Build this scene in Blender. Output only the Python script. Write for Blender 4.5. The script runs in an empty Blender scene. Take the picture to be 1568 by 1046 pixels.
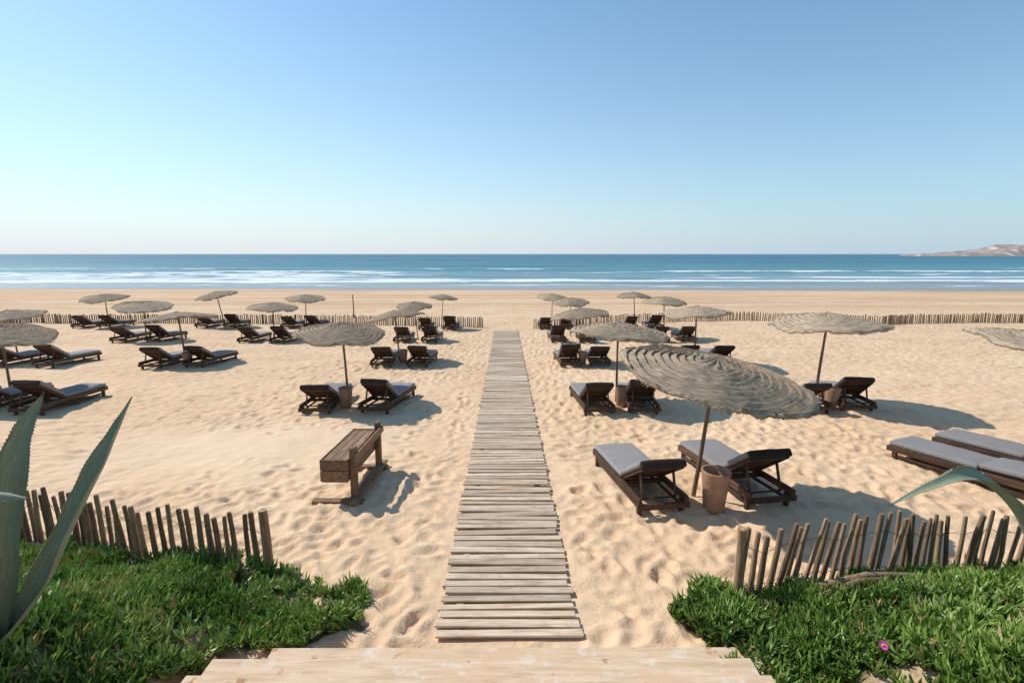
import bpy, bmesh, math, random
import numpy as np
from mathutils import Vector, Matrix, Euler
random.seed(7); np.random.seed(7)
S=bpy.context.scene
rad=math.radians

# ------------------------------------------------------------------ helpers
def vnoise(x,y,seed=0):
    x=np.asarray(x,float); y=np.asarray(y,float)
    xi=np.floor(x); yi=np.floor(y); fx=x-xi; fy=y-yi
    fx=fx*fx*(3-2*fx); fy=fy*fy*(3-2*fy)
    def h(a,b):
        v=np.sin(a*127.1+b*311.7+seed*74.7)*43758.5453
        return v-np.floor(v)
    return (h(xi,yi)*(1-fx)+h(xi+1,yi)*fx)*(1-fy)+(h(xi,yi+1)*(1-fx)+h(xi+1,yi+1)*fx)*fy
def fbm(x,y,seed=0,o=3):
    s=0;a=1;t=0
    for i in range(o):
        s=s+a*vnoise(x*2**i,y*2**i,seed+i*3); t+=a; a*=.5
    return s/t
def sstep(a,b,x):
    t=np.clip((np.asarray(x,float)-a)/(b-a),0,1); return t*t*(3-2*t)

def ground_macro(x,y):
    x=np.asarray(x,float); y=np.asarray(y,float)
    z=-.037*np.clip(y,-30,190)
    m=sstep(2.35,3.7,np.abs(x))*np.clip((5.0-y)*.42,0,1.85)
    z=z+m
    u=(fbm(x*.22+5,y*.22,11,3)-.5)*.16*sstep(1.2,4,np.abs(x+.1))*sstep(5,9,y)*(1-sstep(45,80,y))
    return z+u
def gz(x,y): return float(ground_macro(x,y))

class MB:
    def __init__(s): s.v=[];s.f=[];s.m=[];s.t=[];s.a=[];s.sm=[]
    def add(s,verts,faces,mat=0,tint=.5,aux=None,smooth=False,M=None):
        n=len(s.v)
        if M is not None: verts=[tuple(M@Vector(p)) for p in verts]
        s.v+= [tuple(p) for p in verts]
        s.f+= [tuple(i+n for i in f) for f in faces]
        s.m+= [mat]*len(faces); s.sm+=[smooth]*len(faces)
        s.t+= ([tint]*len(verts) if not isinstance(tint,(list,tuple)) else list(tint))
        s.a+= (list(aux) if aux is not None else [tuple(p) for p in verts])
    def box(s,size,loc=(0,0,0),rot=(0,0,0),mat=0,tint=.5,b=.006,M=None,jit=0):
        hx,hy,hz=[q/2 for q in size]; b=min(b,hx*.45,hy*.45,hz*.45)
        V=[];idx={}
        for sx in(-1,1):
            for sy in(-1,1):
                for sz in(-1,1):
                    j=[random.uniform(-jit,jit) for _ in range(3)]
                    for ax in range(3):
                        p=[sx*(hx-b),sy*(hy-b),sz*(hz-b)]
                        p[ax]=[sx*hx,sy*hy,sz*hz][ax]
                        idx[(sx,sy,sz,ax)]=len(V); V.append([p[k]+j[k] for k in range(3)])
        F=[]
        for ax in range(3):
            o=[k for k in range(3) if k!=ax]
            for sg in(-1,1):
                q=[]
                for a_,b_ in((-1,-1),(1,-1),(1,1),(-1,1)):
                    c=[0,0,0];c[ax]=sg;c[o[0]]=a_;c[o[1]]=b_
                    q.append(idx[(*c,ax)])
                F.append(q)
            for a_ in(-1,1):
                for b_ in(-1,1):
                    c=[0,0,0];c[o[0]]=a_;c[o[1]]=b_
                    c1=list(c);c1[ax]=-1;c2=list(c);c2[ax]=1
                    F.append([idx[(*c1,o[0])],idx[(*c2,o[0])],idx[(*c2,o[1])],idx[(*c1,o[1])]])
        for sx in(-1,1):
            for sy in(-1,1):
                for sz in(-1,1): F.append([idx[(sx,sy,sz,k)] for k in range(3)])
        T=Matrix.Translation(loc)@Euler(rot).to_matrix().to_4x4()
        if M is not None: T=M@T
        aux=[(p[0]+loc[0]*3.1,p[1]+loc[1]*3.3,p[2]+tint*9) for p in V]
        s.add(V,F,mat,tint,aux,False,T)
    def tube(s,pts,rads,n=8,mat=0,tint=.5,smooth=True,cap=True,M=None,rough=0):
        pts=[Vector(p) for p in pts]; V=[];F=[];A=[]
        L=0
        ref=Vector((0.13,.97,.2)).normalized()
        for i,p in enumerate(pts):
            d=(pts[min(i+1,len(pts)-1)]-pts[max(i-1,0)]).normalized()
            r_=ref if abs(d.dot(ref))<.95 else Vector((1,0,0))
            u=d.cross(r_).normalized(); w=d.cross(u)
            if i: L+=(p-pts[i-1]).length
            for k in range(n):
                th=2*math.pi*k/n; rr=rads[i]*(1+random.uniform(-rough,rough))
                V.append(p+(u*math.cos(th)+w*math.sin(th))*rr)
                A.append((math.cos(th)*.1+tint*7,math.sin(th)*.1+p.x*2,L))
        for i in range(len(pts)-1):
            for k in range(n):
                F.append((i*n+k,i*n+(k+1)%n,(i+1)*n+(k+1)%n,(i+1)*n+k))
        s.add(V,F,mat,tint,A,smooth,M)
        if cap:
            m=len(pts)-1
            s.add([V[k] for k in range(n)],[tuple(range(n))],mat,tint,None,False,M)
            s.add([V[m*n+k] for k in range(n)],[tuple(range(n))],mat,min(1,tint+.25),None,False,M)
    def cushion(s,size,loc,rot=(0,0,0),r=.04,mat=0,tint=.5,M=None,amp=.006,seed=0):
        h=[q/2 for q in size]
        def ts(H):
            inner=H-r
            n=max(3,int(2*inner/.09))
            return [-H,-H+r*.3,-H+r*.65]+[ -inner+2*inner*i/n for i in range(n+1)]+[H-r*.65,H-r*.3,H]
        V=[];F=[]
        for ax in range(3):
            o=[k for k in range(3) if k!=ax]; ta=ts(h[o[0]]) ; tb=ts(h[o[1]])
            for sg in(-1,1):
                st=len(V)
                for a_ in ta:
                    for b_ in tb:
                        p=[0,0,0];p[ax]=sg*h[ax];p[o[0]]=a_;p[o[1]]=b_
                        inn=[max(-(h[k]-r),min(h[k]-r,p[k])) for k in range(3)]
                        d=Vector([p[k]-inn[k] for k in range(3)])
                        if d.length>0:d.normalize()
                        q=Vector(inn)+d*r
                        nn=float(vnoise(q.x*7+seed,q.y*7,3))-.5
                        q.z+=nn*amp*2*(1 if q.z>0 else .3)
                        q.z+= .012*(1-(q.x/h[0])**2)*(1-(q.y/h[1])**4)*(1 if q.z>0 else 0)
                        V.append(q)
                nb=len(tb)
                for i in range(len(ta)-1):
                    for j in range(nb-1):
                        F.append((st+i*nb+j,st+(i+1)*nb+j,st+(i+1)*nb+j+1,st+i*nb+j+1))
        Tm=Matrix.Translation(loc)@Euler(rot).to_matrix().to_4x4()
        if M is not None: Tm=M@Tm
        s.add(V,F,mat,tint,None,True,Tm)
    def mesh(s,name,mats,merge=True):
        me=bpy.data.meshes.new(name)
        me.from_pydata([tuple(p) for p in s.v],[],s.f)
        me.polygons.foreach_set('material_index',s.m)
        me.polygons.foreach_set('use_smooth',s.sm)
        t=me.attributes.new('tint','FLOAT','POINT'); t.data.foreach_set('value',s.t)
        a=me.attributes.new('aux','FLOAT_VECTOR','POINT'); a.data.foreach_set('vector',np.array([tuple(q) for q in s.a],dtype=np.float32).ravel())
        for m in mats: me.materials.append(m)
        bm=bmesh.new(); bm.from_mesh(me)
        if merge: bmesh.ops.remove_doubles(bm,verts=bm.verts,dist=1e-5)
        bmesh.ops.recalc_face_normals(bm,faces=bm.faces)
        bm.to_mesh(me); bm.free()
        return me
def obj(name,me,loc=(0,0,0),rot=(0,0,0),scale=(1,1,1),parent=None):
    o=bpy.data.objects.new(name,me); S.collection.objects.link(o)
    o.location=loc;o.rotation_euler=rot;o.scale=scale
    if parent:o.parent=parent
    return o

# ------------------------------------------------------------------ materials
class NT:
    def __init__(s,name):
        s.mat=bpy.data.materials.new(name); s.mat.use_nodes=True
        s.nt=s.mat.node_tree; s.nt.nodes.clear()
        s.out=s.n('ShaderNodeOutputMaterial'); s.bsdf=s.n('ShaderNodeBsdfPrincipled')
        s.l(s.bsdf.outputs[0],s.out.inputs[0])
    def n(s,t,**k):
        nd=s.nt.nodes.new(t)
        for a,b in k.items(): setattr(nd,a,b)
        return nd
    def l(s,a,b): s.nt.links.new(a,b)
    def setin(s,nd,i,v):
        if hasattr(v,'is_linked') or hasattr(v,'links'): s.l(v,nd.inputs[i])
        else: nd.inputs[i].default_value=v
    def noise(s,vec,scale,detail=4,rough=.55,dist=0):
        nd=s.n('ShaderNodeTexNoise'); s.l(vec,nd.inputs['Vector'])
        nd.inputs['Scale'].default_value=scale;nd.inputs['Detail'].default_value=detail
        nd.inputs['Roughness'].default_value=rough;nd.inputs['Distortion'].default_value=dist
        return nd.outputs['Fac']
    def mapping(s,vec,scale=(1,1,1),rot=(0,0,0)):
        nd=s.n('ShaderNodeMapping'); s.l(vec,nd.inputs[0]); nd.inputs['Scale'].default_value=scale; nd.inputs['Rotation'].default_value=rot
        return nd.outputs[0]
    def ramp(s,fac,stops):
        nd=s.n('ShaderNodeValToRGB'); s.l(fac,nd.inputs[0]); e=nd.color_ramp.elements
        e[0].position=stops[0][0]; e[0].color=(*stops[0][1],1)
        e[1].position=stops[-1][0]; e[1].color=(*stops[-1][1],1)
        for p,c in stops[1:-1]:
            q=e.new(p); q.color=(*c,1)
        return nd.outputs[0]
    def math(s,op,a,b=0.,c=None,clamp=False):
        nd=s.n('ShaderNodeMath',operation=op,use_clamp=clamp); s.setin(nd,0,a); s.setin(nd,1,b)
        if c is not None:s.setin(nd,2,c)
        return nd.outputs[0]
    def mix(s,fac,a,b,mode='MIX'):
        nd=s.n('ShaderNodeMix',data_type='RGBA',blend_type=mode)
        s.setin(nd,0,fac)
        for i,v in((6,a),(7,b)):
            if isinstance(v,tuple): nd.inputs[i].default_value=(*v,1) if len(v)==3 else v
            else: s.l(v,nd.inputs[i])
        return nd.outputs[2]
    def maprange(s,v,a,b,c=0,d=1,smooth=True):
        nd=s.n('ShaderNodeMapRange'); nd.interpolation_type='SMOOTHSTEP' if smooth else 'LINEAR'
        s.l(v,nd.inputs[0])
        for i,q in enumerate((a,b,c,d)): nd.inputs[i+1].default_value=q
        return nd.outputs[0]
    def bump(s,h,strength=.5,dist=.02,normal=None):
        nd=s.n('ShaderNodeBump'); s.l(h,nd.inputs['Height']); nd.inputs['Strength'].default_value=strength; nd.inputs['Distance'].default_value=dist
        if normal is not None:s.l(normal,nd.inputs['Normal'])
        return nd.outputs[0]
    def attr(s,name,out='Fac'):
        return s.n('ShaderNodeAttribute',attribute_name=name).outputs[out]
    def obj(s): return s.n('ShaderNodeTexCoord').outputs['Object']
    def rnd(s): return s.n('ShaderNodeObjectInfo').outputs['Random']
    def grey(s,f):
        v=s.n('ShaderNodeCombineXYZ')
        for i in range(3): s.l(f,v.inputs[i])
        return v.outputs[0]
    def fin(s,col,rough=.7,normal=None,spec=.3):
        b=s.bsdf
        s.setin(b,'Base Color',(*col,1) if isinstance(col,tuple) else col)
        s.setin(b,'Roughness',rough); b.inputs['Specular IOR Level'].default_value=spec
        if normal is not None:s.l(normal,b.inputs['Normal'])
        return s.mat

def wood(name,c1,c2,c3,axis=2,rough=.75,scale=1,bump=.4,lo=.62,hi=1.38):
    t=NT(name); a=t.attr('aux','Vector')
    sc=[26,26,26]; sc[axis]=2.2
    m=t.mapping(a,tuple(q*scale for q in sc))
    n=t.noise(m,1,4,.6,.6); n2=t.noise(a,7*scale,2)
    col=t.ramp(n,[(.3,c1),(.5,c2),(.72,c3)])
    f=t.maprange(t.attr('tint'),0,1,lo,hi,False)
    col=t.mix(1.,col,t.grey(f),'MULTIPLY')
    col=t.mix(t.maprange(n2,.5,.75,0,.3),col,tuple(q*.6 for q in c1))
    return t.fin(col,rough,t.bump(n,bump,.004))

M_walk=wood('weathered_boards',(.38,.265,.17),(.585,.44,.305),(.71,.565,.415),axis=0,bump=.3,lo=.72,hi=1.28)
M_dark=wood('dark_teak',(.035,.017,.010),(.08,.040,.022),(.14,.074,.042),axis=1,rough=.55)
M_bench=wood('bench_wood',(.12,.06,.03),(.26,.15,.083),(.36,.22,.13),axis=1)
M_stake=wood('stake_wood',(.12,.067,.036),(.29,.18,.105),(.46,.32,.20),axis=2,scale=1.2,bump=.8)
M_pole=wood('pole_wood',(.10,.055,.03),(.21,.13,.08),(.32,.22,.14),axis=2)
def mk_pot():
    t=NT('clay_pot_mat'); o=t.obj(); n=t.noise(o,6,5,.6); n2=t.noise(t.mapping(o,(1,1,14)),3,3)
    col=t.ramp(n,[(.3,(.32,.175,.105)),(.6,(.42,.25,.155)),(.8,(.50,.32,.21))])
    return t.fin(col,.8,t.bump(t.math('ADD',n,n2),.3,.01))
M_pot=mk_pot()
def mk_stair():
    t=NT('stair_painted_wood'); a=t.attr('aux','Vector')
    n=t.noise(t.mapping(a,(2.5,20,20)),1,5,.6,.5); n2=t.noise(a,4.5,6,.65); n3=t.noise(a,1.3,5,.7)
    col=t.ramp(n,[(.3,(.56,.38,.23)),(.55,(.71,.51,.34)),(.75,(.78,.60,.43))])
    col=t.mix(t.maprange(n2,.54,.64,0,.5),col,(.77,.70,.59))
    col=t.mix(t.maprange(n2,.39,.33),col,(.44,.24,.12))
    col=t.mix(t.maprange(n3,.52,.66,0,.8),col,(.68,.44,.26))
    return t.fin(col,.8,t.bump(t.math('ADD',n,t.math('MULTIPLY',n2,.6)),.4,.006))
M_stair=mk_stair()
def mk_fabric(name,c,sc=300):
    t=NT(name); o=t.obj(); n=t.noise(o,sc,2); n2=t.noise(o,3,4)
    col=t.mix(n2,tuple(q*.86 for q in c),tuple(q*1.1 for q in c))
    col=t.mix(1.,col,t.grey(t.maprange(t.rnd(),0,1,.85,1.12,False)),'MULTIPLY')
    h=t.math('ADD',t.math('MULTIPLY',n,.2),t.noise(o,9,3))
    return t.fin(col,.9,t.bump(h,.45,.014),.1)
M_cush=mk_fabric('grey_cushion',(.285,.265,.26))
M_canvas=mk_fabric('dark_canvas',(.05,.038,.032))

def mk_straw():
    t=NT('woven_straw'); a=t.attr('aux','Vector')
    n=t.noise(t.mapping(a,(4,60,1)),1,4,.65,.4)
    n2=t.noise(t.mapping(a,(34,8,1)),1,3,.6)
    n3=t.noise(a,1.7,3); groove_shade=t.attr('tint')
    f=t.math('ADD',t.math('MULTIPLY',n,.55),t.math('MULTIPLY',n2,.45))
    f=t.math('ADD',t.math('MULTIPLY',t.math('SUBTRACT',f,.5),1.7),.5)
    col=t.ramp(f,[(.22,(.17,.11,.065)),(.42,(.42,.305,.20)),(.6,(.59,.46,.325)),(.8,(.74,.61,.46))])
    col=t.mix(t.maprange(n3,.45,.75,0,.25),col,(.34,.26,.195))
    col=t.mix(t.math('MULTIPLY',groove_shade,.62),col,(.12,.08,.05))  # occlusion between the straw rings painted into the colour
    col=t.mix(1.,col,t.grey(t.maprange(t.rnd(),0,1,.74,1.0,False)),'MULTIPLY')
    return t.fin(col,.9,t.bump(f,.9,.025),.1)
M_straw=mk_straw()

def mk_sand():
    t=NT('sand'); o=t.obj(); sep=t.n('ShaderNodeSeparateXYZ'); t.l(o,sep.inputs[0])
    y=sep.outputs[1]; x=sep.outputs[0]
    n1=t.noise(o,.35,4,.6); n2=t.noise(o,90,1,.7); n3=t.noise(o,3.2,5,.6,.2)
    n5=t.noise(t.mapping(o,(.03,.25,1)),1,5,.65)
    n6=t.noise(t.mapping(o,(.5,1.1,1)),1,5,.72,.5)
    col=t.ramp(n1,[(.25,(.67,.445,.265)),(.5,(.735,.505,.315)),(.75,(.785,.565,.37))])
    col=t.mix(t.maprange(n3,.44,.25,0,.4),col,(.56,.36,.20))
    col=t.mix(t.math('MULTIPLY',t.maprange(n2,.45,.8,0,1),.2),col,(.50,.33,.20))
    far=t.maprange(y,36,58)
    col=t.mix(t.math('MULTIPLY',far,t.maprange(n5,.38,.58,0,.8)),col,(.54,.345,.20))
    mid=t.maprange(y,9,26)
    col=t.mix(t.math('MULTIPLY',mid,t.maprange(n6,.50,.60,0,.42)),col,(.54,.345,.20))
    ys=t.math('ADD',y,t.math('MULTIPLY',x,.07))
    ys=t.math('ADD',ys,t.math('MULTIPLY',t.math('SUBTRACT',n5,.5),26.))
    wet=t.maprange(ys,90,106)
    col=t.mix(wet,col,(.27,.235,.21))
    soil=t.n('ShaderNodeSeparateColor'); t.l(t.attr('mask','Color'),soil.inputs[0])
    so=t.math('MULTIPLY',soil.outputs[0],t.maprange(n3,.35,.55,.35,.95))
    col=t.mix(so,col,(.11,.10,.04))
    smooth=soil.outputs[1]
    col=t.mix(t.math('MULTIPLY',smooth,.5),col,(.81,.60,.41))
    v=t.n('ShaderNodeTexVoronoi'); t.l(t.mapping(o,(2.6,3.3,1)),v.inputs['Vector']); v.inputs['Scale'].default_value=1.25
    vd=t.maprange(v.outputs['Distance'],0,.75)
    h=t.math('ADD',n3,t.math('MULTIPLY',vd,.42))
    h=t.math('MULTIPLY',h,t.maprange(smooth,0,1,1,.3,False))
    h=t.math('MULTIPLY',h,t.maprange(y,50,85,1,.1))
    h=t.math('MULTIPLY',h,t.maprange(y,10,24,1,1.9))
    h=t.math('ADD',h,t.math('MULTIPLY',n2,.03))
    rough=t.maprange(wet,0,1,.95,.35,False)
    return t.fin(col,rough,t.bump(h,.75,.075),.2)
M_sand=mk_sand()

def mk_sea():
    t=NT('sea_water'); o=t.obj(); sep=t.n('ShaderNodeSeparateXYZ'); t.l(o,sep.inputs[0]); x,y=sep.outputs[0],sep.outputs[1]
    ns=t.noise(t.mapping(o,(.012,.05,.05)),1,5,.6); nf=t.noise(t.mapping(o,(.07,.17,.1)),1,6,.68,.5)
    nb=t.noise(t.mapping(o,(.003,.012,.05)),1,4,.6)
    nd=t.noise(t.mapping(o,(.02,.09,.05)),1,5,.65)
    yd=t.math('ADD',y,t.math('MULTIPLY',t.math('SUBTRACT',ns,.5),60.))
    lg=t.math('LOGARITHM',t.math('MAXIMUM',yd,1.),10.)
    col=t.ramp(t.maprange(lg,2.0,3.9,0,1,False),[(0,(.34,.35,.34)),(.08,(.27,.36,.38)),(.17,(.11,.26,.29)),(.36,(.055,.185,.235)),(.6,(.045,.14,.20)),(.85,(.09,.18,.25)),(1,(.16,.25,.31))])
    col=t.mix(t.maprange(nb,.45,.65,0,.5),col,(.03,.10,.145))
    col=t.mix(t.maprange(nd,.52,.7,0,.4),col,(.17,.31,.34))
    fa=t.attr('foam')
    f=t.math('ADD',fa,t.math('MULTIPLY',t.math('SUBTRACT',nf,.5),1.9))
    foam=t.maprange(f,.42,.78)
    col=t.mix(foam,col,(.76,.78,.785))
    r=t.maprange(foam,0,1,.42,.9,False)
    w=t.noise(t.mapping(o,(.25,.7,.5)),1,4,.65)
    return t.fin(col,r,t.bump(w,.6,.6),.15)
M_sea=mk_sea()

def mk_ice():
    t=NT('ice_plant_leaves'); ti=t.attr('tint')
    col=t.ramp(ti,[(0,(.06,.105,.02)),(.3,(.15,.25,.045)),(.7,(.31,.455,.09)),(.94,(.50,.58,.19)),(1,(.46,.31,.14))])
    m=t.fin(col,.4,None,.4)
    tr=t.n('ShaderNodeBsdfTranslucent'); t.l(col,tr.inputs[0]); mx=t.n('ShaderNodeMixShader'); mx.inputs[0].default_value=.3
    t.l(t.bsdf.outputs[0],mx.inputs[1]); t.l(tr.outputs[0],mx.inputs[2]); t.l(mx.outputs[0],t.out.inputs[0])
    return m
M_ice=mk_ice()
def mk_agave():
    t=NT('agave_skin'); a=t.attr('aux','Vector'); sep=t.n('ShaderNodeSeparateXYZ'); t.l(a,sep.inputs[0])
    n=t.noise(t.mapping(a,(18,3,1)),1,4); n2=t.noise(a,6,4); n3=t.noise(t.mapping(a,(3,9,1)),2,5,.7)
    col=t.ramp(n,[(.3,(.20,.24,.15)),(.7,(.34,.385,.26))])
    col=t.mix(t.maprange(n2,.5,.7,0,.5),col,(.38,.42,.30))
    col=t.mix(t.maprange(n3,.56,.66,0,.7),col,(.50,.46,.34))
    edge=t.maprange(t.math('ABSOLUTE',sep.outputs[0]),.86,.99)
    col=t.mix(t.math('MULTIPLY',edge,.8),col,(.50,.44,.22))
    col=t.mix(t.attr('tint'),col,(.18,.10,.05))
    m=t.fin(col,.5,t.bump(t.math('ADD',n,n3),.4,.006),.35)
    tr=t.n('ShaderNodeBsdfTranslucent'); t.l(col,tr.inputs[0]); mx=t.n('ShaderNodeMixShader'); mx.inputs[0].default_value=.15
    t.l(t.bsdf.outputs[0],mx.inputs[1]); t.l(tr.outputs[0],mx.inputs[2]); t.l(mx.outputs[0],t.out.inputs[0])
    return m
M_agave=mk_agave()
def mk_hill():
    t=NT('headland_rock_hazed'); o=t.obj(); n=t.noise(o,.016,6,.75); n2=t.noise(t.mapping(o,(1,.25,1)),.05,2,.4)
    col=t.ramp(n,[(.32,(.20,.185,.175)),(.5,(.32,.265,.235)),(.68,(.41,.34,.29))])  # rock tones paled, distance haze is baked into the base colour
    col=t.mix(t.maprange(n2,.62,.66,0,.85),col,(.62,.59,.56))
    return t.fin(col,.95,None,.05)
M_hill=mk_hill()
def plain(name,c,r=.6):
    t=NT(name); n=t.noise(t.obj(),40,2); return t.fin(t.mix(n,tuple(q*.8 for q in c),tuple(min(1,q*1.2) for q in c)),r)
M_wire=plain('wire_metal',(.12,.09,.07)); M_pink=plain('pink_petals',(.75,.12,.42)); M_gold=plain('flower_centre',(.7,.5,.08))

# ------------------------------------------------------------------ vegetation zones
LP=[(-1.62,4.62),(-1.52,4.3),(-1.75,4.02),(-2.2,3.97),(-2.66,3.75),(-2.75,2.4),(-2.75,-4),(-11,-4),(-11,6.3),(-6.2,5.72),(-5.35,5.55),(-4.1,5.30),(-2.75,5.16),(-2.2,4.95)]
RP=[(1.66,4.55),(1.66,4.25),(1.78,4.0),(2.12,3.9),(2.02,3.5),(2.3,2.4),(2.45,-4),(11,-4),(11,5.3),(7.5,5.25),(5.6,4.98),(4.47,4.86),(3.27,4.72),(2.35,4.62),(2.0,4.72)]
def inpoly(x,y,P):
    ins=np.zeros(x.shape,bool); n=len(P)
    for i in range(n):
        x1,y1=P[i];x2,y2=P[(i+1)%n]
        c=((y1>y)!=(y2>y))&(x<(x2-x1)*(y-y1)/((y2-y1) or 1e-9)+x1)
        ins^=c
    return ins
def veg(x,y):
    w=.26
    dx=(fbm(x*3,y*3,91,3)-.5)*w*2.4; dy=(fbm(x*3,y*3,92,3)-.5)*w*2.4
    k=inpoly(x+dx,y+dy,LP)|inpoly(x+dx,y+dy,RP)
    hole=(((x+1.95)/.27)**2+((y-4.5)/.16)**2)<.75+(fbm(x*5,y*5,17,2)-.5)*1.4
    return k&~hole

# ------------------------------------------------------------------ ground (one sheet)
def axis_sym(d0,flat,g,end):
    a=list(np.arange(0,flat,d0)); s=d0; p=a[-1]
    while p<end: s*=g; p+=s; a.append(p)
    a=np.array(a); return np.concatenate([-a[:0:-1],a])
xs=axis_sym(.045,7,1.045,6000)
ya=list(np.arange(3.2,9.5,.036)); s=.036;p=ya[-1]
while p<260: s*=1.020;p+=s;ya.append(p)
yb=[];s=.05;p=3.2
while p>-400: s*=1.14;p-=s;yb.append(p)
ys=np.array(yb[::-1]+ya)
X,Y=np.meshgrid(xs,ys)
Z=ground_macro(X,Y)
nx,ny=len(xs),len(ys)
near=(1-sstep(30,60,Y))*(1-sstep(25,50,np.abs(X)))
smoothz=np.exp(-(((X+5.2)/3.6)**2+((Y-9.4)/1.5)**2)**2)
walkmask=sstep(.75,1.0,np.abs(X+.0118*(Y-4)+.045))
walkmask=np.where((Y>4)&(Y<28.8),walkmask,1)
Z+=near*((fbm(X*1.3,Y*1.3,21,3)-.5)*.07+(fbm(X*5,Y*5,31,2)-.5)*.028*(1-smoothz*.8))*(.3+.7*walkmask)
D=np.zeros_like(Z)
N=12000
fx=np.random.uniform(-17,17,N); fy=3.4+np.random.rand(N)**1.35*26
for i in range(N):
    cx,cy=fx[i],fy[i]
    if abs(cx+.045+.0118*(cy-4))<.85: continue
    if math.exp(-(((cx+5.2)/3.6)**2+((cy-9.4)/1.5)**2)**2)>random.random()*.9+.1: continue
    if fbm(cx*.5,cy*.5,77,2)<.34: continue
    L=.12+random.random()*.06; W=.06+random.random()*.03; dp=.013+random.random()*.026
    th=random.gauss(0,.6) if random.random()<.6 else random.uniform(-1.57,1.57)
    i0,i1=np.searchsorted(xs,[cx-.42,cx+.42]); j0,j1=np.searchsorted(ys,[cy-.42,cy+.42])
    if i1-i0<3 or j1-j0<3: continue
    dx=X[j0:j1,i0:i1]-cx; dy=Y[j0:j1,i0:i1]-cy
    u=(dx*math.cos(th)+dy*math.sin(th))/W; v=(-dx*math.sin(th)+dy*math.cos(th))/L
    r2=u*u+v*v
    D[j0:j1,i0:i1]+=-dp*np.exp(-r2**1.5)+dp*.55*np.exp(-((np.sqrt(r2)-1.5)/.45)**2)
Z+=np.clip(D,-.055,.038)
ctr=np.abs(X+.045+.0118*(Y-4))
onwalk=(1-sstep(.66,.78,ctr))*((Y>3.95)&(Y<28.9))
Z=Z*(1-onwalk)+onwalk*np.minimum(Z,ground_macro(X,Y)+.004)
onst=((X>-2.75)&(X<2.45)&(Y<3.9)&(Y>-5))
Z=np.where(onst,np.minimum(Z,ground_macro(X,Y)-.03),Z)
me=bpy.data.meshes.new('sand_beach')
co=np.stack([X,Y,Z],-1).reshape(-1,3).astype(np.float32)
idx=np.arange(nx*ny).reshape(ny,nx)
F=np.stack([idx[:-1,:-1],idx[:-1,1:],idx[1:,1:],idx[1:,:-1]],-1).reshape(-1,4)
def npmesh(me,co,F,smooth=True):
    me.vertices.add(len(co)); me.vertices.foreach_set('co',co.ravel())
    k=F.shape[1]
    me.loops.add(F.size); me.loops.foreach_set('vertex_index',F.astype(np.int32).ravel())
    me.polygons.add(len(F)); me.polygons.foreach_set('loop_start',np.arange(0,F.size,k,dtype=np.int32))
    me.update(calc_edges=True)
    me.polygons.foreach_set('use_smooth',np.full(len(F),smooth))
npmesh(me,co,F)
vm=veg(X,Y).astype(float)
msk=np.stack([vm,smoothz,vm*0,vm*0+1],-1).reshape(-1,4).astype(np.float32)
a=me.attributes.new('mask','FLOAT_COLOR','POINT'); a.data.foreach_set('color',msk.ravel())
me.materials.append(M_sand); obj('sand_beach',me)

# ------------------------------------------------------------------ sea
SEA=-4.05
sx=axis_sym(2.5,260,1.06,24000); sy=[86.];s=1.3
while sy[-1]<300: sy.append(sy[-1]+s)
while sy[-1]<24000: s*=1.06; sy.append(sy[-1]+s)
sy=np.array(sy); X2,Y2=np.meshgrid(sx,sy)
def ridge(y0,w,amp,seed,k=14):
    yy=y0+(fbm(X2*.008,X2*0+seed,seed,3)-.5)*k*2
    d=(Y2-yy)/w; prof=np.where(d<0,np.exp(-(d*1.6)**2),np.exp(-(d*.55)**2))
    on=sstep(.32,.6,fbm(X2*.012+seed,X2*0+seed*2,seed+5,3))
    return prof*on,amp
Z2=np.full_like(X2,SEA); foam=np.zeros_like(X2)
leftw=1-sstep(-70,50,X2)
for y0,w,amp,seed,fo in((136,4,.12,1,1.0),(150,5,.25,2,.8),(172,5,.5,3,.6),(196,6,.8,4,.92),(232,6,.9,5,.55),(300,8,.7,6,.15),(390,12,.8,7,.1)):
    pr,am=ridge(y0,w,amp,seed); Z2+=pr*am
    foam=np.maximum(foam,pr*fo)
foam=np.maximum(foam,leftw*.60*sstep(120,132,Y2)*(1-sstep(195,235,Y2)))
foam=np.maximum(foam,.95*np.exp(-((Y2-(141-6*leftw))/5.5)**2))
foam=np.maximum(foam,.62*np.exp(-((Y2-(118+(fbm(X2*.02,X2*0,8,3)-.5)*18))/2.5)**2))
foam=np.maximum(foam,(1-leftw)*.64*np.exp(-((Y2-200-(fbm(X2*.006,X2*0,18,3)-.5)*40)/6)**2))
me=bpy.data.meshes.new('sea'); co=np.stack([X2,Y2,Z2],-1).reshape(-1,3).astype(np.float32)
idx=np.arange(len(sx)*len(sy)).reshape(len(sy),len(sx))
npmesh(me,co,np.stack([idx[:-1,:-1],idx[:-1,1:],idx[1:,1:],idx[1:,:-1]],-1).reshape(-1,4))
a=me.attributes.new('foam','FLOAT','POINT'); a.data.foreach_set('value',foam.ravel().astype(np.float32))
me.materials.append(M_sea); obj('sea',me)

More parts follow.
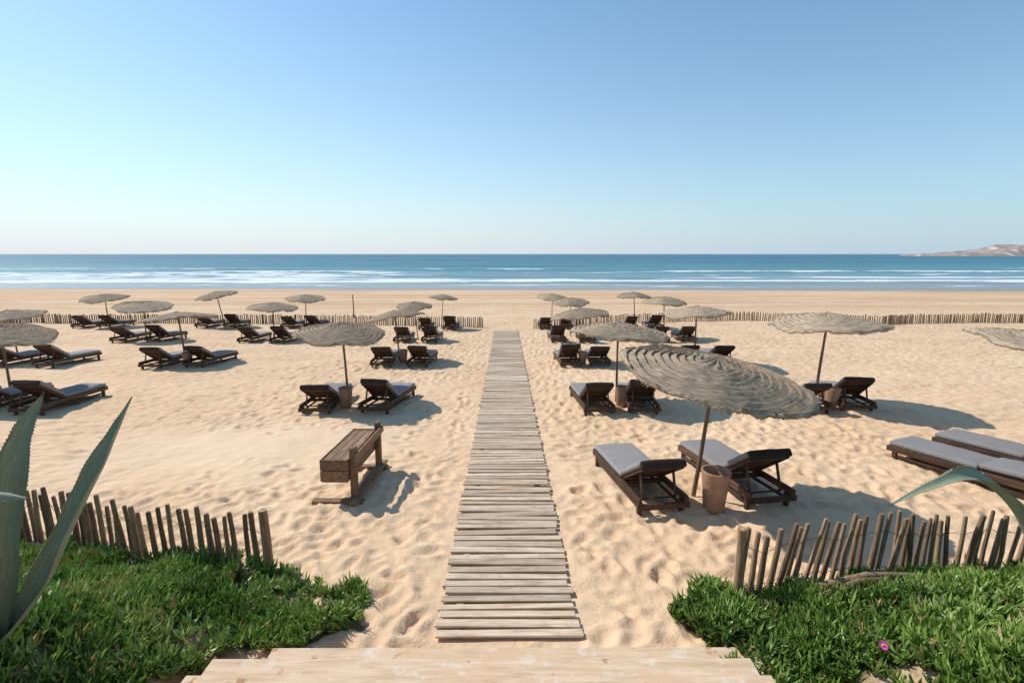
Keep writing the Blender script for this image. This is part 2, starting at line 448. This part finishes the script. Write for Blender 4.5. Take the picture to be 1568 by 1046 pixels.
# ------------------------------------------------------------------ headland
hx=np.linspace(1360,4600,520); hy=np.linspace(1600,2000,36); HX,HY=np.meshgrid(hx,hy)
prof=8*sstep(1450,1500,HX)+11*sstep(1590,1700,HX)+17*sstep(1660,1830,HX)+55*sstep(1880,3400,HX)
cross=sstep(1600,1690,HY)*(1-sstep(1850,2000,HY))
HZ=SEA-4+prof*cross*(.6+.75*fbm(HX*.013,HY*.008,5,4))+cross*10*vnoise(HX*.07,HY*.03,6)*sstep(1440,1475,HX)
me=bpy.data.meshes.new('headland'); idx=np.arange(HX.size).reshape(HX.shape)
npmesh(me,np.stack([HX,HY,HZ],-1).reshape(-1,3).astype(np.float32),np.stack([idx[:-1,:-1],idx[:-1,1:],idx[1:,1:],idx[1:,:-1]],-1).reshape(-1,4))
me.materials.append(M_hill); obj('headland',me)

# ------------------------------------------------------------------ boardwalk
mb=MB(); y=4.07; 
while y<28.7:
    w=random.uniform(.082,.116); cx=-.045-.0118*(y-4)+random.gauss(0,.012); L=1.36+random.gauss(0,.02)
    z=-.037*y+.035+random.gauss(0,.004)
    if random.random()<.07: z+=.008
    mb.box((L,w,.024),(cx,y+w/2,z),(random.gauss(0,.03)-.037,random.gauss(0,.006),random.gauss(0,.012)),0,min(1,max(0,random.gauss(.5,.22))),.004,jit=.005)
    y+=w+random.uniform(.018,.042)
for off in(-.48,.48):
    for k in range(12):
        y0=4.1+k*2.05
        mb.box((.08,2.04,.03),(-.045-.0118*(y0+1-4)+off,y0+1.02,-.037*(y0+1.02)+.006),(-.037,0,.0118),0,.1,.004)
obj('wooden_boardwalk',mb.mesh('wooden_boardwalk',[M_walk]))

# ------------------------------------------------------------------ stairs under the viewpoint
mb=MB()
def step(x0,x1,y0,y1,zt,boards=2,base=-.4):
    d=(y1-y0)/boards
    for b in range(boards):
        mb.box((x1-x0+random.uniform(-.03,.03),d-.004,.045),((x0+x1)/2,y0+d*(b+.5),zt-.0225),(0,random.gauss(0,.001),random.gauss(0,.001)),0,random.uniform(.45,.55),.006,jit=.003)
    mb.box((x1-x0-.06,y1-y0-.05,zt-.048-base),((x0+x1)/2,(y0+y1)/2-.01,(zt-.048+base)/2),(0,0,0),0,.4,.004)
step(-2.12,2.15,3.56,3.87,-.045,1)
zt=.10; ye=3.59
for k in range(11):
    step(-2.47,1.97,ye-.36,ye,zt,1 if k==0 else 2); ye-=.325; zt+=.155
step(-2.47,1.97,-4,ye+.02,zt-.003,14)
obj('wooden_stairs',mb.mesh('wooden_stairs',[M_stair]))

# ------------------------------------------------------------------ sun loungers
def lounger_mesh(name,ang,seed):
    random.seed(seed); mb=MB(); W=.74;L=2.05
    for sx_ in(-1,1):
        mb.box((.045,L,.10),(sx_*(W/2-.0225),0,.225),(0,0,0),0,random.random(),.006)
        mb.box((.06,.07,.21),(sx_*(W/2-.052),-L/2+.12,.085),(0,0,0),0,.4,.006)
        mb.box((.06,.07,.21),(sx_*(W/2-.052),L/2-.12,.085),(0,0,0),0,.4,.006)
        mb.box((.03,L-.3,.045),(sx_*(W/2-.052),0,.10),(0,0,0),0,.3,.005)
    mb.box((W+.05,.05,.085),(0,-L/2+.02,.145),(0,0,0),0,.6,.006)
    mb.box((W-.06,.045,.10),(0,L/2-.03,.226),(0,0,0),0,.6,.006)
    mb.box((W-.1,.045,.07),(0,-.30,.21),(0,0,0),0,.4,.005)
    py=-.28
    n=11
    for i in range(n):
        yy=py+.06+(L/2-.12-py)*i/(n-1)
        mb.box((W-.10,.075,.018),(0,yy,.262),(0,0,0),0,random.random(),.004)
    B=Matrix.Translation((0,py,.275))@Matrix.Rotation(rad(-ang),4,'X')
    for sx_ in(-1,1): mb.box((.045,.78,.045),(sx_*(W/2-.075),-.39,0),(0,0,0),0,.5,.005,M=B)
    mb.box((W-.2,.05,.04),(0,-.76,-.002),(0,0,0),0,.6,.005,M=B)
    for i in range(7): mb.box((W-.20,.06,.016),(0,-.08-.1*i,.010),(0,0,0),0,random.random(),.004,M=B)
    mb.box((W-.12,.76,.008),(0,-.39,.0265),(0,0,0),2,.5,.002,M=B)
    if ang>5:
        for sx_ in(-1,1):
            p=B@Vector((0,-.55,-.03))
            q=Vector((0,-.86,.20))
            mid=(Vector((0,p.y,p.z))+q)/2; dv=Vector((0,p.y,p.z))-q
            mb.box((.028,dv.length,.04),(sx_*(W/2-.12),mid.y,mid.z),(math.atan2(dv.z,dv.y),0,0),0,.5,.004)
        mb.tube([(-(W/2-.11),-.86,.20),((W/2-.11),-.86,.20)],[.014,.014],8,0,.4)
    sl=L/2-.02-py
    mb.cushion((W-.03,sl,.085),(0,py+sl/2,.318),(0,0,0),.036,1,.5,seed=seed,amp=.009)
    mb.cushion((W-.03,.80,.085),(0,-.405,.076),(0,0,0),.036,1,.5,M=B,seed=seed+3,amp=.009)
    mb.cushion((W-.06,.07,.115),(0,-.812,.05),(0,0,0),.032,2,.5,M=B,seed=seed+5)
    return mb.mesh(name,[M_dark,M_cush,M_canvas])
ML=[lounger_mesh('sun_lounger',a_,i+1) for i,a_ in enumerate((31,36,27))]
MLf=lounger_mesh('sun_lounger_flat',2,9)
random.seed(21)
def lounger(x,y,deg=None,me=None):
    if deg is None: deg=random.gauss(0,5)
    o=obj('sun_lounger',me or random.choice(ML),(x,y,gz(x,y)),(0,0,0))
    o.rotation_euler=(Matrix.Rotation(-.037,4,'X')@Matrix.Rotation(rad(deg),4,'Z')).to_euler()
lounger(1.97,7.45,9,ML[0]); lounger(3.56,7.62,10,ML[1])
lounger(7.55,7.75,24,MLf); lounger(8.75,8.2,24,MLf)
for x_,y_,d_ in [(2.02,12.35,4),(3.22,12.4,-3),(7.25,12.4,2),(8.6,12.6,-9),(-4.78,12.45,3),(-3.2,12.5,-9),
  (-11.65,12.4,0),(-13.2,12.5,4),
  (2.05,18.3,3),(3.2,18.4,-2),(6.3,18.3,4),(7.75,18.5,-4),(-4.75,18.3,4),(-3.35,18.3,-3),(-12.9,18.2,2),(-11.3,18.3,-6),(-16.7,18.3,-5),(-18.6,18.3,3),
  (2.25,24.8,2),(3.7,24.8,0),(7.3,24.9,3),(8.7,24.9,-3),(-5.4,24.6,2),(-4.0,24.7,-2),(-12.9,24.6,0),(-11.3,24.6,-4),(-19.1,24.6,4),(-17.4,24.7,-3),
  (2.0,30.3,2),(3.3,30.3,-2),(7.3,30.8,0),(8.8,30.9,3),(-5.2,30.0,2),(-3.7,30.0,-2),(-13.8,31,2),(-12.3,31,-3),(-19.0,31,0),(-17.3,31,3),(-26.6,31,3),(-24.9,31,-2),(-24.5,24.7,2),(-26.2,24.7,2)]:
    lounger(x_,y_,d_)

# ------------------------------------------------------------------ umbrellas
def umbrella_mesh(seed,R,h,ctilt=(0,0),big=False):
    random.seed(seed); rs=np.random.RandomState(seed); mb=MB()
    pts=[];rd=[]
    for i in range(9):
        t=i/8; pts.append((math.sin(t*3+seed)*.018,math.cos(t*2.3+seed)*.018-.018,-.25+t*(h+.25))); rd.append(.034-.008*t+random.uniform(-.002,.002))
    mb.tube(pts,rd,9,1,.5)
    NS=180 if big else 96;NR=120 if big else 56
    C=Matrix.Translation((0,0,h))@Euler((ctilt[0],ctilt[1],0)).to_matrix().to_4x4()
    V=[];A=[];T=[]
    th=np.linspace(0,2*math.pi,NS+1)
    rimn=.045*np.sin(th*2+seed)+.025*np.sin(th*3+seed*2)+.018*np.sin(th*7+seed)
    droop=.035*np.sin(th*2+seed*1.7)+.025*np.sin(th*5+seed)
    for j in range(NR+1):
        rr=.012+(1-.012)*(j/NR)
        for k in range(NS+1):
            t=th[k]; kk=k%NS
            r=R*rr*(1+rimn[kk]*rr)
            if j==NR: r+=rs.uniform(-.02,.03) if k<NS else 0
            wob=.4*float(vnoise(math.cos(t)*4*rr+3+seed,math.sin(t)*4*rr+9,2))
            ph=rr*R*8.6+1.3*math.sin(t+seed)+.5*math.sin(2*t+seed*2)+wob
            saw=ph-math.floor(ph)
            lay=(.5-saw)*.045*min(1,rr*3)
            z=.10-.10*rr-.14*rr**1.9-droop[kk]*rr**2*1.1
            z+=lay
            z+=.05*math.exp(-(rr/.08)**2)
            z+=(float(vnoise(math.cos(t)*9*rr+7+seed,math.sin(t)*9*rr+7,5))-.5)*.026
            z+=(float(vnoise(math.cos(t)*26*rr+7+seed,math.sin(t)*26*rr+7,6))-.5)*.014
            z+=.014*math.sin(t*17+seed+rr*4)*math.exp(-((rr-.2)/.16)**2)
            if j==NR: z-=.02+rs.uniform(0,.03)
            V.append((r*math.cos(t),r*math.sin(t),z)); A.append((t*R*rr*.9+seed,r,seed))
            T.append(max(0,1-min(saw,1-saw)/.14)*min(1,rr*3))
    F=[(j*(NS+1)+k,j*(NS+1)+k+1,(j+1)*(NS+1)+k+1,(j+1)*(NS+1)+k) for j in range(NR) for k in range(NS)]
    mb.add(V,F,0,T,A,True,C)
    V2=[(p[0]*.985,p[1]*.985,p[2]-.03) for p in V]
    mb.add(V2,[tuple(reversed(f)) for f in F],0,.3,A,True,C)
    rim=[V[NR*(NS+1)+k] for k in range(NS+1)]+[V2[NR*(NS+1)+k] for k in range(NS+1)]
    mb.add(rim,[(k,k+1,NS+1+k+1,NS+1+k) for k in range(NS)],0,.2,[(A[NR*(NS+1)+k%(NS+1)]) for k in range(2*(NS+1))],False,C)
    for k in range(0,520):
        t=random.uniform(0,2*math.pi); kk=int(t/(2*math.pi)*NS)%NS; p=Vector(V[NR*(NS+1)+kk]); u=Vector((math.cos(t),math.sin(t),0)); w=Vector((-u.y,u.x,0))*.005
        b=Vector((u.x*p.xy.length*.985,u.y*p.xy.length*.985,p.z-.005)); e=b+u*random.uniform(.01,.07)+Vector((0,0,-random.uniform(.01,.06)))+w*random.uniform(-6,6)
        mb.add([b-w,b+w,e],[(0,1,2)],0,.1,[(t*9,r,0)]*3,False,C)
    if big:   # loose strands lifting from the weave
        for k in range(900):
            j=random.randint(6,NR-2); kk=random.randint(0,NS-1); p=Vector(V[j*(NS+1)+kk]); t=th[kk]
            u=Vector((math.cos(t),math.sin(t),0)); w=Vector((-u.y,u.x,0)); s_=random.choice((-1,1))
            e=p+w*s_*random.uniform(.03,.09)+u*random.uniform(-.01,.03)+Vector((0,0,random.uniform(.006,.022)))
            mb.add([p-u*.003,p+u*.003+Vector((0,0,.002)),e],[(0,1,2)],0,random.choice((0,.0,.5)),[(t*9+k,r,0)]*3,False,C)
    for k in range(8):
        t=k*math.pi/4+.2
        mb.tube([(0,0,.0),(math.cos(t)*R*.5,math.sin(t)*R*.5,-.065),(math.cos(t)*R*.9,math.sin(t)*R*.9,-.21)],[.014,.012,.008],6,1,.4,M=C)
    mb.tube([(0,0,h-.28),(0,0,h-.22),(0,0,h-.1),(0,0,h-.02)],[.036,.05,.055,.045],10,0,.4)
    return mb.mesh('straw_umbrella',[M_straw,M_pole],merge=False)
UM=[umbrella_mesh(i,1.2,2.1,ct) for i,ct in((3,(.04,.05)),(5,(-.05,-.04)),(8,(.06,-.06)),(11,(-.03,.07)))]
def umb(x,y,R=1.2,h=2.1,lean=(0,0),me=None,rz=None):
    me=me or random.choice(UM)
    rz=random.uniform(0,6.28) if rz is None else rz
    o=obj('straw_umbrella',me,(x,y,gz(x,y)))
    o.rotation_euler=(Euler((lean[0],lean[1],0)).to_matrix()@Matrix.Rotation(rz,3,'Z')).to_euler()
    o.scale=(R/1.2,R/1.2,h/2.1)
random.seed(5)
U1=umbrella_mesh(14,1.33,2.06,(rad(4),rad(4)),True)
o=obj('straw_umbrella',U1,(2.76,7.1,gz(2.76,7.1)),(rad(2),rad(5.5),0))
umb(7.9,12.5,1.32,2.24,(.02,.03),UM[1],.5)
umb(2.73,12.7,1.2,2.0,(.02,.0),UM[0],1)
umb(-4.33,12.6,1.16,2.02,(.02,-.03),UM[2],2)
umb(-13.5,12.9,1.22,1.92,(.05,.04))
U2=umbrella_mesh(17,1.42,2.14,(rad(8),rad(7)))
obj('straw_umbrella',U2,(9.65,8.4,gz(9.65,8.4)),(0,rad(2),0))
for x_,y_,R_,h_ in [(6.8,18,1.2,2.05),(2.6,18.4,1.05,1.95),(8.0,25.8,1.15,2.05),(7.75,31,1.08,2.1),(2.6,32,1.0,1.95),(3.15,26.5,.95,1.95),
  (-19.3,19,1.1,1.85),(-12.4,18.5,1.22,1.85),(-18.4,24.6,1.3,1.85),(-25.4,31,1.25,1.95),(-18.1,31,1.2,2.1),(-12.1,25,1.15,1.8),(-13.2,31.5,1.15,1.9),
  (-4.35,18.8,1.08,1.85),(-4.75,24.8,.88,1.85),(-4.3,30,.85,2.0)]:
    umb(x_,y_,R_,h_,(random.gauss(.01,.05),random.gauss(0,.07)))

# ------------------------------------------------------------------ pots
def pot_mesh():
    mb=MB(); prof=[(0,.0),(.125,0),(.14,.02),(.155,.2),(.175,.4),(.19,.56),(.20,.60),(.195,.615),(.175,.61),(.165,.56),(.14,.2),(0,.18)]
    n=24;V=[];F=[];A=[]
    for i,(r,z) in enumerate(prof):
        for k in range(n):
            t=2*math.pi*k/n; V.append((r*math.cos(t),r*math.sin(t),z)); A.append((math.cos(t)*.2,math.sin(t)*.2,z))
    for i in range(len(prof)-1):
        for k in range(n): F.append((i*n+k,i*n+(k+1)%n,(i+1)*n+(k+1)%n,(i+1)*n+k))
    mb.add(V,F,0,.5,A,True)
    return mb.mesh('clay_pot',[M_pot],merge=True)
MP=pot_mesh()
for x_,y_,s_ in [(2.90,6.63,1.02),(2.78,12.15,.9),(-4.22,12.15,.9),(7.95,11.95,.9),(-4.1,18.3,.85),(2.6,17.9,.85),(-13.1,12.1,.9),(-11.95,17.9,.85)]:
    obj('clay_pot',MP,(x_,y_,gz(x_,y_)-.02),(rad(random.gauss(0,2)),rad(random.gauss(0,2)),random.random()*6),(s_,s_,s_))

# ------------------------------------------------------------------ wooden bench / trough on the left
mb=MB()
for i in range(2):
    for k in range(2):
        mb.box((.03,1.5,.165),((-.2,.2)[i],0,.46+.175*k),(0,0,0),0,.35+.2*k,.006)
for i in(-1,1):
    for k in range(2): mb.box((.43,.03,.165),(0,i*.765,.46+.175*k),(0,0,0),0,.5-.15*k,.006)
for k in range(3): mb.box((.125,1.47,.025),(-.13+.13*k,0,.69),(0,0,0),0,.45+.12*k,.004)
mb.box((.40,1.5,.03),(0,0,.372),(0,0,0),0,.3,.004)
for i in(-1,1):
    mb.box((.10,.11,.88),(.27,i*.66,.44),(0,0,0),0,.3,.012)
    mb.box((.80,.14,.06),(.02,i*.70,.035),(0,0,0),0,.45,.008)
mb.box((.16,1.75,.05),(.30,0,.09),(0,0,0),0,.5,.008)
mb.box((.035,1.5,.12),(.335,0,.735),(0,0,0),0,.6,.006)
obj('wooden_bench',mb.mesh('wooden_bench',[M_bench]),(-2.58,7.5,gz(-2.58,7.5)),(-.037,0,rad(-1)),(.95,.95,.98))

# ------------------------------------------------------------------ fences
def fence(name,poly,sp,h,r,seed,lean=.08,wires=True,endpost=None,n=7,bias=0):
    random.seed(seed); mb=MB()
    P=[Vector((a_,b_,0)) for a_,b_ in poly]; seg=[(P[i+1]-P[i]).length for i in range(len(P)-1)]; tot=sum(seg)
    def at(s_):
        for i,l in enumerate(seg):
            if s_<=l or i==len(seg)-1:
                return P[i].lerp(P[i+1],s_/l),(P[i+1]-P[i]).normalized()
            s_-=l
    s_=0; tops=[]
    grp=0
    while s_<tot:
        p,d=at(s_); nrm=Vector((-d.y,d.x,0))
        z=gz(p.x,p.y)
        hh=h*random.uniform(.88,1.08); rr=r*random.uniform(.75,1.15)
        grp=grp*.8+random.gauss(0,lean)*.35
        tilt=d*(bias+grp+random.gauss(0,lean*.4))*hh+nrm*random.gauss(0,lean*.5)*hh
        b=Vector((p.x,p.y,z-.15)); t=b+tilt+Vector((0,0,hh+.15))
        m=b.lerp(t,.5)+Vector((random.gauss(0,.007),random.gauss(0,.007),0))
        q=b.lerp(m,.5); q2=m.lerp(t,.5)+Vector((random.gauss(0,.004),0,0))
        mb.tube([b,q,m,q2,t-(t-m)*.06,t],[rr*1.05,rr,rr*.98,rr*.9,rr*.87,rr*.7],n,0,random.random(),rough=.05)
        tops.append((b,t))
        s_+=sp*random.uniform(.8,1.2)
    if endpost is not None:
        p,d=at(endpost*tot); z=gz(p.x,p.y)
        mb.tube([(p.x,p.y,z-.2),(p.x+.005,p.y,z+h*.5),(p.x-.01,p.y,z+h*1.1)],[r*1.7,r*1.65,r*1.55],10,0,.7,rough=.04)
    if wires:
        for fr in(.35,.78):
            for sd in(-1,1):
                pts=[b.lerp(t,fr+random.gauss(0,.006))+Vector((0,sd*r*(1 if i%2 else -.9),0)) for i,(b,t) in enumerate(tops)]
                mb.tube(pts,[.0025]*len(pts),4,1,.5,cap=False)
    return obj(name,mb.mesh(name,[M_stake,M_wire],merge=False))
fence('stake_fence',[(-2.75,5.08),(-3.4,5.2),(-4.07,5.27),(-5.35,5.6),(-6.2,5.8),(-9.5,6.4)],.12,.72,.030,1,.05,endpost=0,bias=.06)
fence('stake_fence',[(2.33,4.60),(2.8,4.72),(3.27,4.80),(4.47,4.96),(5.6,5.10),(8.5,5.3)],.105,.76,.028,2,.09,endpost=0,bias=.10)
fence('stake_fence',[(-1.85,30.8),(-6,31.2),(-10,32.4),(-15,32.6),(-22,32.9),(-30,33.2),(-42,34)],.13,.62,.04,3,.05,False,n=5)
fence('stake_fence',[(1.35,30.0),(4,31.2),(8,33.6),(12,34.8),(17.5,35.5),(21,33.0),(24,31.8),(27,33.2),(36,33.8),(46,34)],.13,.62,.04,4,.06,False,n=5)
mb=MB(); mb.tube([(0,0,-.2),(.02,0,.8),(0,0,1.75)],[.05,.045,.04],8,0,.3)
obj('wooden_post',mb.mesh('wooden_post',[M_stake],False),(-12,37.4,gz(-12,37.4)))
mb=MB()
mb.tube([(2.72,4.44,gz(2.72,4.44)+.08),(3.1,4.50,gz(3.1,4.50)+.13),(3.6,4.55,gz(3.6,4.55)+.16),(4.2,4.62,gz(4.2,4.62)+.14)],[.03,.04,.036,.025],9,0,.5,rough=.08)
mb.tube([(3.0,4.36,gz(3,4.36)+.12),(3.4,4.38,gz(3.4,4.38)+.17),(3.75,4.47,gz(3.75,4.47)+.14)],[.022,.028,.018],8,0,.3,rough=.08)
obj('driftwood_branch',mb.mesh('driftwood_branch',[M_stake],False))

# ------------------------------------------------------------------ ice plant ground cover
rs=np.random.RandomState(3)
def scatter(n,x0,x1,y0,y1):
    x=rs.uniform(x0,x1,n); y=rs.uniform(y0,y1,n); k=veg(x,y); x,y=x[k],y[k]
    den=sstep(.28,.46,fbm(x*2.1,y*2.1,44,3))*.85+.15
    k=rs.rand(len(x))<den
    return x[k],y[k]
xsL=[];ysL=[]
for (n,a_,b_,c_,d_) in ((11500,-7.2,-1.3,2.6,5.95),(11500,1.5,7.2,2.6,5.4),(1200,-11,-7,0,6.4),(1200,7,11,0,5.4),(1800,-7.2,-2.6,-3,2.6),(1800,2.3,7.2,-3,2.6)):
    a1,b1=scatter(n,a_,b_,c_,d_); xsL.append(a1);ysL.append(b1)
tx=np.concatenate(xsL);ty=np.concatenate(ysL); nt_=len(tx)
hum=.035+.34*np.clip(fbm(tx*2.4,ty*2.4,61,3)-.30,0,1)
hf=rs.rand(nt_)**.55
tz=ground_macro(tx,ty)+hum*hf
K=9
axd=np.stack([rs.normal(0,.55,nt_),rs.normal(0,.55,nt_),np.full(nt_,.85)],-1)
tid=np.repeat(np.arange(nt_),K); n=len(tid)
d=axd[tid]+rs.normal(0,.66,(n,3))*np.array([1,1,.55]); d[:,2]=np.abs(d[:,2])*.9+.05
d/=np.linalg.norm(d,axis=1)[:,None]
base=np.stack([tx[tid],ty[tid],tz[tid]],-1)+rs.normal(0,.014,(n,3))
Ln=rs.uniform(.05,.125,n)[:,None]; Wd=rs.uniform(.0085,.014,n)[:,None]
ref=rs.normal(0,1,(n,3)); u=np.cross(d,ref); u/=np.linalg.norm(u,axis=1)[:,None]; w=np.cross(d,u)
curve=np.array([0,0,1.])*Ln*rs.uniform(0,.35,(n,1))
def ring(c,r): return [c+(u*math.cos(t)+w*math.sin(t))*r for t in(0,2.094,4.189)]
r0=ring(base,Wd*.55); r1=ring(base+d*Ln*.6,Wd*1.); tip=base+d*Ln+curve
co=np.stack(r0+r1+[tip],1)
fi=np.array([[0,1,4],[0,4,3],[1,2,5],[1,5,4],[2,0,3],[2,3,5],[3,4,6],[4,5,6],[5,3,6]])
F=(np.arange(n)[:,None,None]*7+fi[None]).reshape(-1,3)
me=bpy.data.meshes.new('ice_plant_ground_cover'); npmesh(me,co.reshape(-1,3).astype(np.float32),F,False)
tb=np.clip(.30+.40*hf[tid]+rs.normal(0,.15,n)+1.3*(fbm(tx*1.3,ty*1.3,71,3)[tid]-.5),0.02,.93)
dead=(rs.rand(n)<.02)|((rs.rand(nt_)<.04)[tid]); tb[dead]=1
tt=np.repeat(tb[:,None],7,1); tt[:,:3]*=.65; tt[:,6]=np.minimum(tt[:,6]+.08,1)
a=me.attributes.new('tint','FLOAT','POINT'); a.data.foreach_set('value',tt.ravel().astype(np.float32))
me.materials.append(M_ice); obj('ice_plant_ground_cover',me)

# pink flower
mb=MB()
for k in range(26):
    t=2*math.pi*k/26; r=.034*random.uniform(.85,1.1); w=.004
    u=Vector((math.cos(t),math.sin(t),.35)).normalized(); s_=Vector((-math.sin(t),math.cos(t),0))*w
    mb.add([Vector((0,0,0))+s_*.5,Vector((0,0,0))-s_*.5,u*r*.6-s_,u*r,u*r*.6+s_],[(0,1,2,3,4)],0,.5,None)
mb.tube([(0,0,0),(0,0,.012)],[.009,.006],8,1,.5); mb.tube([(0,0,-.12),(0,0,0)],[.003,.004],5,2,.5)
obj('pink_flower',mb.mesh('pink_flower',[M_pink,M_gold,M_ice],False),(2.94,3.46,gz(2.94,3.46)+.20),(rad(35),0,0),(1.3,1.3,1.3))

# ------------------------------------------------------------------ agaves
def catmull(P,n):
    P=[Vector(p) for p in P]; P=[P[0]*2-P[1]]+P+[P[-1]*2-P[-2]]; out=[]
    m=len(P)-3
    for i in range(n+1):
        t=i/n*m; k=min(int(t),m-1); f=t-k; a_,b_,c_,d_=P[k:k+4]
        out.append(.5*((2*b_)+(c_-a_)*f+(2*a_-5*b_+4*c_-d_)*f*f+(3*b_-a_-3*c_+d_)*f**3))
    return out
def agave(name,leaves):
    mb=MB()
    for path,W,side,seed in leaves:
        random.seed(seed); n=60; C=catmull(path,n); V=[];F=[];A=[];T=[]
        side=Vector(side); mcols=11
        for i,c in enumerate(C):
            t=i/n; d=(C[min(i+1,n)]-C[max(i-1,0)]).normalized()
            s_=(side-d*side.dot(d)).normalized(); up=s_.cross(d).normalized()
            w=W*.5*((.75+.25*math.sin(min(t/.45,1)*math.pi/2))*(1-max(0,(t-.40)/.60)**1.8))+.0015
            w*=1+.03*math.sin(t*23+seed)+.02*math.sin(t*51+seed*2)
            thick=.026*(1-t)+.002
            wob=(.010*math.sin(t*15+seed)+.004*math.sin(t*34+seed))*min(1,w/.05)
            for k in range(mcols):
                q=-1+2*k/(mcols-1)
                V.append(c+s_*q*w+up*((q*q)*w*.6+wob*q)); A.append((q,t*1.5+seed,seed)); T.append(1 if t>.975 else 0)
            for k in range(mcols):
                q=1-2*k/(mcols-1); V.append(c+s_*q*w*.97+up*(q*q*w*.6+wob*q-thick*(1-q*q)-.002)); A.append((q*.8,t*1.5+seed,seed+1)); T.append(1 if t>.975 else 0)
            if 2<i<n-3:
                for sg in(-1,1):
                    if random.random()<.85:
                        b=c+s_*sg*w*.985+up*(w*.6+wob*sg)
                        e=b+s_*sg*random.uniform(.007,.013)+d*random.uniform(-.004,.008)
                        mb.add([b-d*.006,b+d*.006,e],[(0,1,2)],0,.7,[(1,t,0)]*3)
        m2=2*mcols
        for i in range(n):
            for k in range(m2): F.append((i*m2+k,i*m2+(k+1)%m2,(i+1)*m2+(k+1)%m2,(i+1)*m2+k))
        mb.add(V,F,0,T,A,True)
    return obj(name,mb.mesh(name,[M_agave],False))
agave('agave_plant',[
 ([(-3.46,2.92,.80),(-3.24,3.08,1.15),(-3.04,3.25,1.65),(-2.89,3.4,2.05),(-2.76,3.48,2.37)],.19,(.85,-.5,-.2),1),
 ([(-3.50,2.95,.80),(-3.38,3.0,1.3),(-3.30,3.05,1.8),(-3.22,3.12,2.2),(-3.12,3.2,2.48)],.22,(.95,.2,0),2),
 ([(-3.55,2.85,.80),(-3.42,2.85,1.2),(-3.36,2.8,1.7),(-3.32,2.78,2.3)],.2,(.8,-.5,0),3),
 ([(-3.58,2.75,.9),(-3.4,2.72,1.7),(-3.1,2.72,1.98),(-2.84,2.72,1.97)],.10,(0,1,.2),4),
 ([(-3.6,2.9,.8),(-3.95,3.0,1.3),(-4.3,3.1,1.7),(-4.5,3.2,1.9)],.2,(0,1,0),5),
 ([(-3.6,2.8,.8),(-3.95,2.5,1.3),(-4.2,2.2,1.7),(-4.3,2.0,2.0)],.2,(.6,-1,0),6),
 ([(-3.6,3.0,.8),(-3.9,3.2,1.4),(-4.05,3.3,1.9),(-4.15,3.35,2.3)],.2,(.5,.9,0),7),
 ([(-3.55,2.7,.8),(-3.6,2.35,1.2),(-3.65,2.0,1.6),(-3.7,1.8,2.0)],.2,(1,0,0),8)])
agave('agave_plant',[
 ([(3.96,3.2,.75),(3.76,3.22,1.2),(3.52,3.2,1.62),(3.18,3.19,1.88),(2.82,3.1,1.86),(2.5,3.06,1.74)],.13,(.1,1,.25),11),
 ([(4.0,3.2,.75),(4.15,3.3,1.3),(4.3,3.4,1.8),(4.35,3.5,2.2)],.2,(.3,-1,0),12),
 ([(4.05,3.2,.75),(4.5,3.1,1.1),(4.9,3.0,1.4),(5.2,2.95,1.5)],.2,(0,1,0),13),
 ([(4.0,3.1,.75),(4.2,2.7,1.2),(4.3,2.4,1.6),(4.35,2.1,1.9)],.2,(1,.3,0),14),
 ([(4.05,3.25,.75),(4.4,3.35,1.3),(4.7,3.4,1.8),(4.8,3.45,2.1)],.2,(.2,1,0),15)])

# ------------------------------------------------------------------ light, sky, camera
to_sun=Vector((-.88*math.cos(rad(46)),.47*math.cos(rad(46)),math.sin(rad(46)))).normalized()
ld=bpy.data.lights.new('sun','SUN'); ld.energy=4.1; ld.angle=rad(.8); ld.color=(1,.95,.88)
lo=bpy.data.objects.new('sun',ld); S.collection.objects.link(lo); lo.rotation_euler=to_sun.to_track_quat('Z','Y').to_euler(); lo.location=(-20,10,30)
w=bpy.data.worlds.new('World'); S.world=w; w.use_nodes=True
W=NT.__new__(NT); W.nt=w.node_tree; W.nt.nodes.clear()
sk=W.n('ShaderNodeTexSky'); sk.sky_type='NISHITA'; sk.sun_disc=False; sk.sun_elevation=rad(46); sk.sun_rotation=math.atan2(to_sun.x,to_sun.y)
sk.air_density=1.; sk.dust_density=.4; sk.ozone_density=2.5; sk.altitude=0
g=W.n('ShaderNodeTexCoord').outputs['Generated']; sp=W.n('ShaderNodeSeparateXYZ'); W.l(g,sp.inputs[0])
el=W.math('MAXIMUM',sp.outputs[2],0.)
hz=W.math('EXPONENT',W.math('MULTIPLY',el,-5.5))          # marine haze thins with elevation
dt=W.n('ShaderNodeVectorMath',operation='DOT_PRODUCT'); W.l(g,dt.inputs[0]); dt.inputs[1].default_value=(-.88,.47,0)
side=W.maprange(dt.outputs['Value'],-.35,1.,0,1)
hazecol=W.mix(side,(4.9,6.2,7.6),(8.0,8.4,8.7))
base_=W.mix(1.,sk.outputs[0],(1.20,1.58,1.60),'MULTIPLY')
hf_=W.math('MULTIPLY',hz,W.maprange(side,0,1,.92,1.0,False))
colw=W.mix(hf_,base_,hazecol)
bg=W.n('ShaderNodeBackground'); bg.inputs[1].default_value=.1; ou=W.n('ShaderNodeOutputWorld')
W.l(colw,bg.inputs[0]); W.l(bg.outputs[0],ou.inputs[0])
cd=bpy.data.cameras.new('camera'); cam=bpy.data.objects.new('camera',cd); S.collection.objects.link(cam)
cd.sensor_width=36; cd.lens=760/1568*36; cd.clip_start=.05; cd.clip_end=60000
cam.location=(0,0,3.39); cam.rotation_euler=(rad(80),0,0); S.camera=cam
S.view_settings.view_transform='Standard'; S.view_settings.look='None'; S.view_settings.exposure=0; S.view_settings.gamma=1
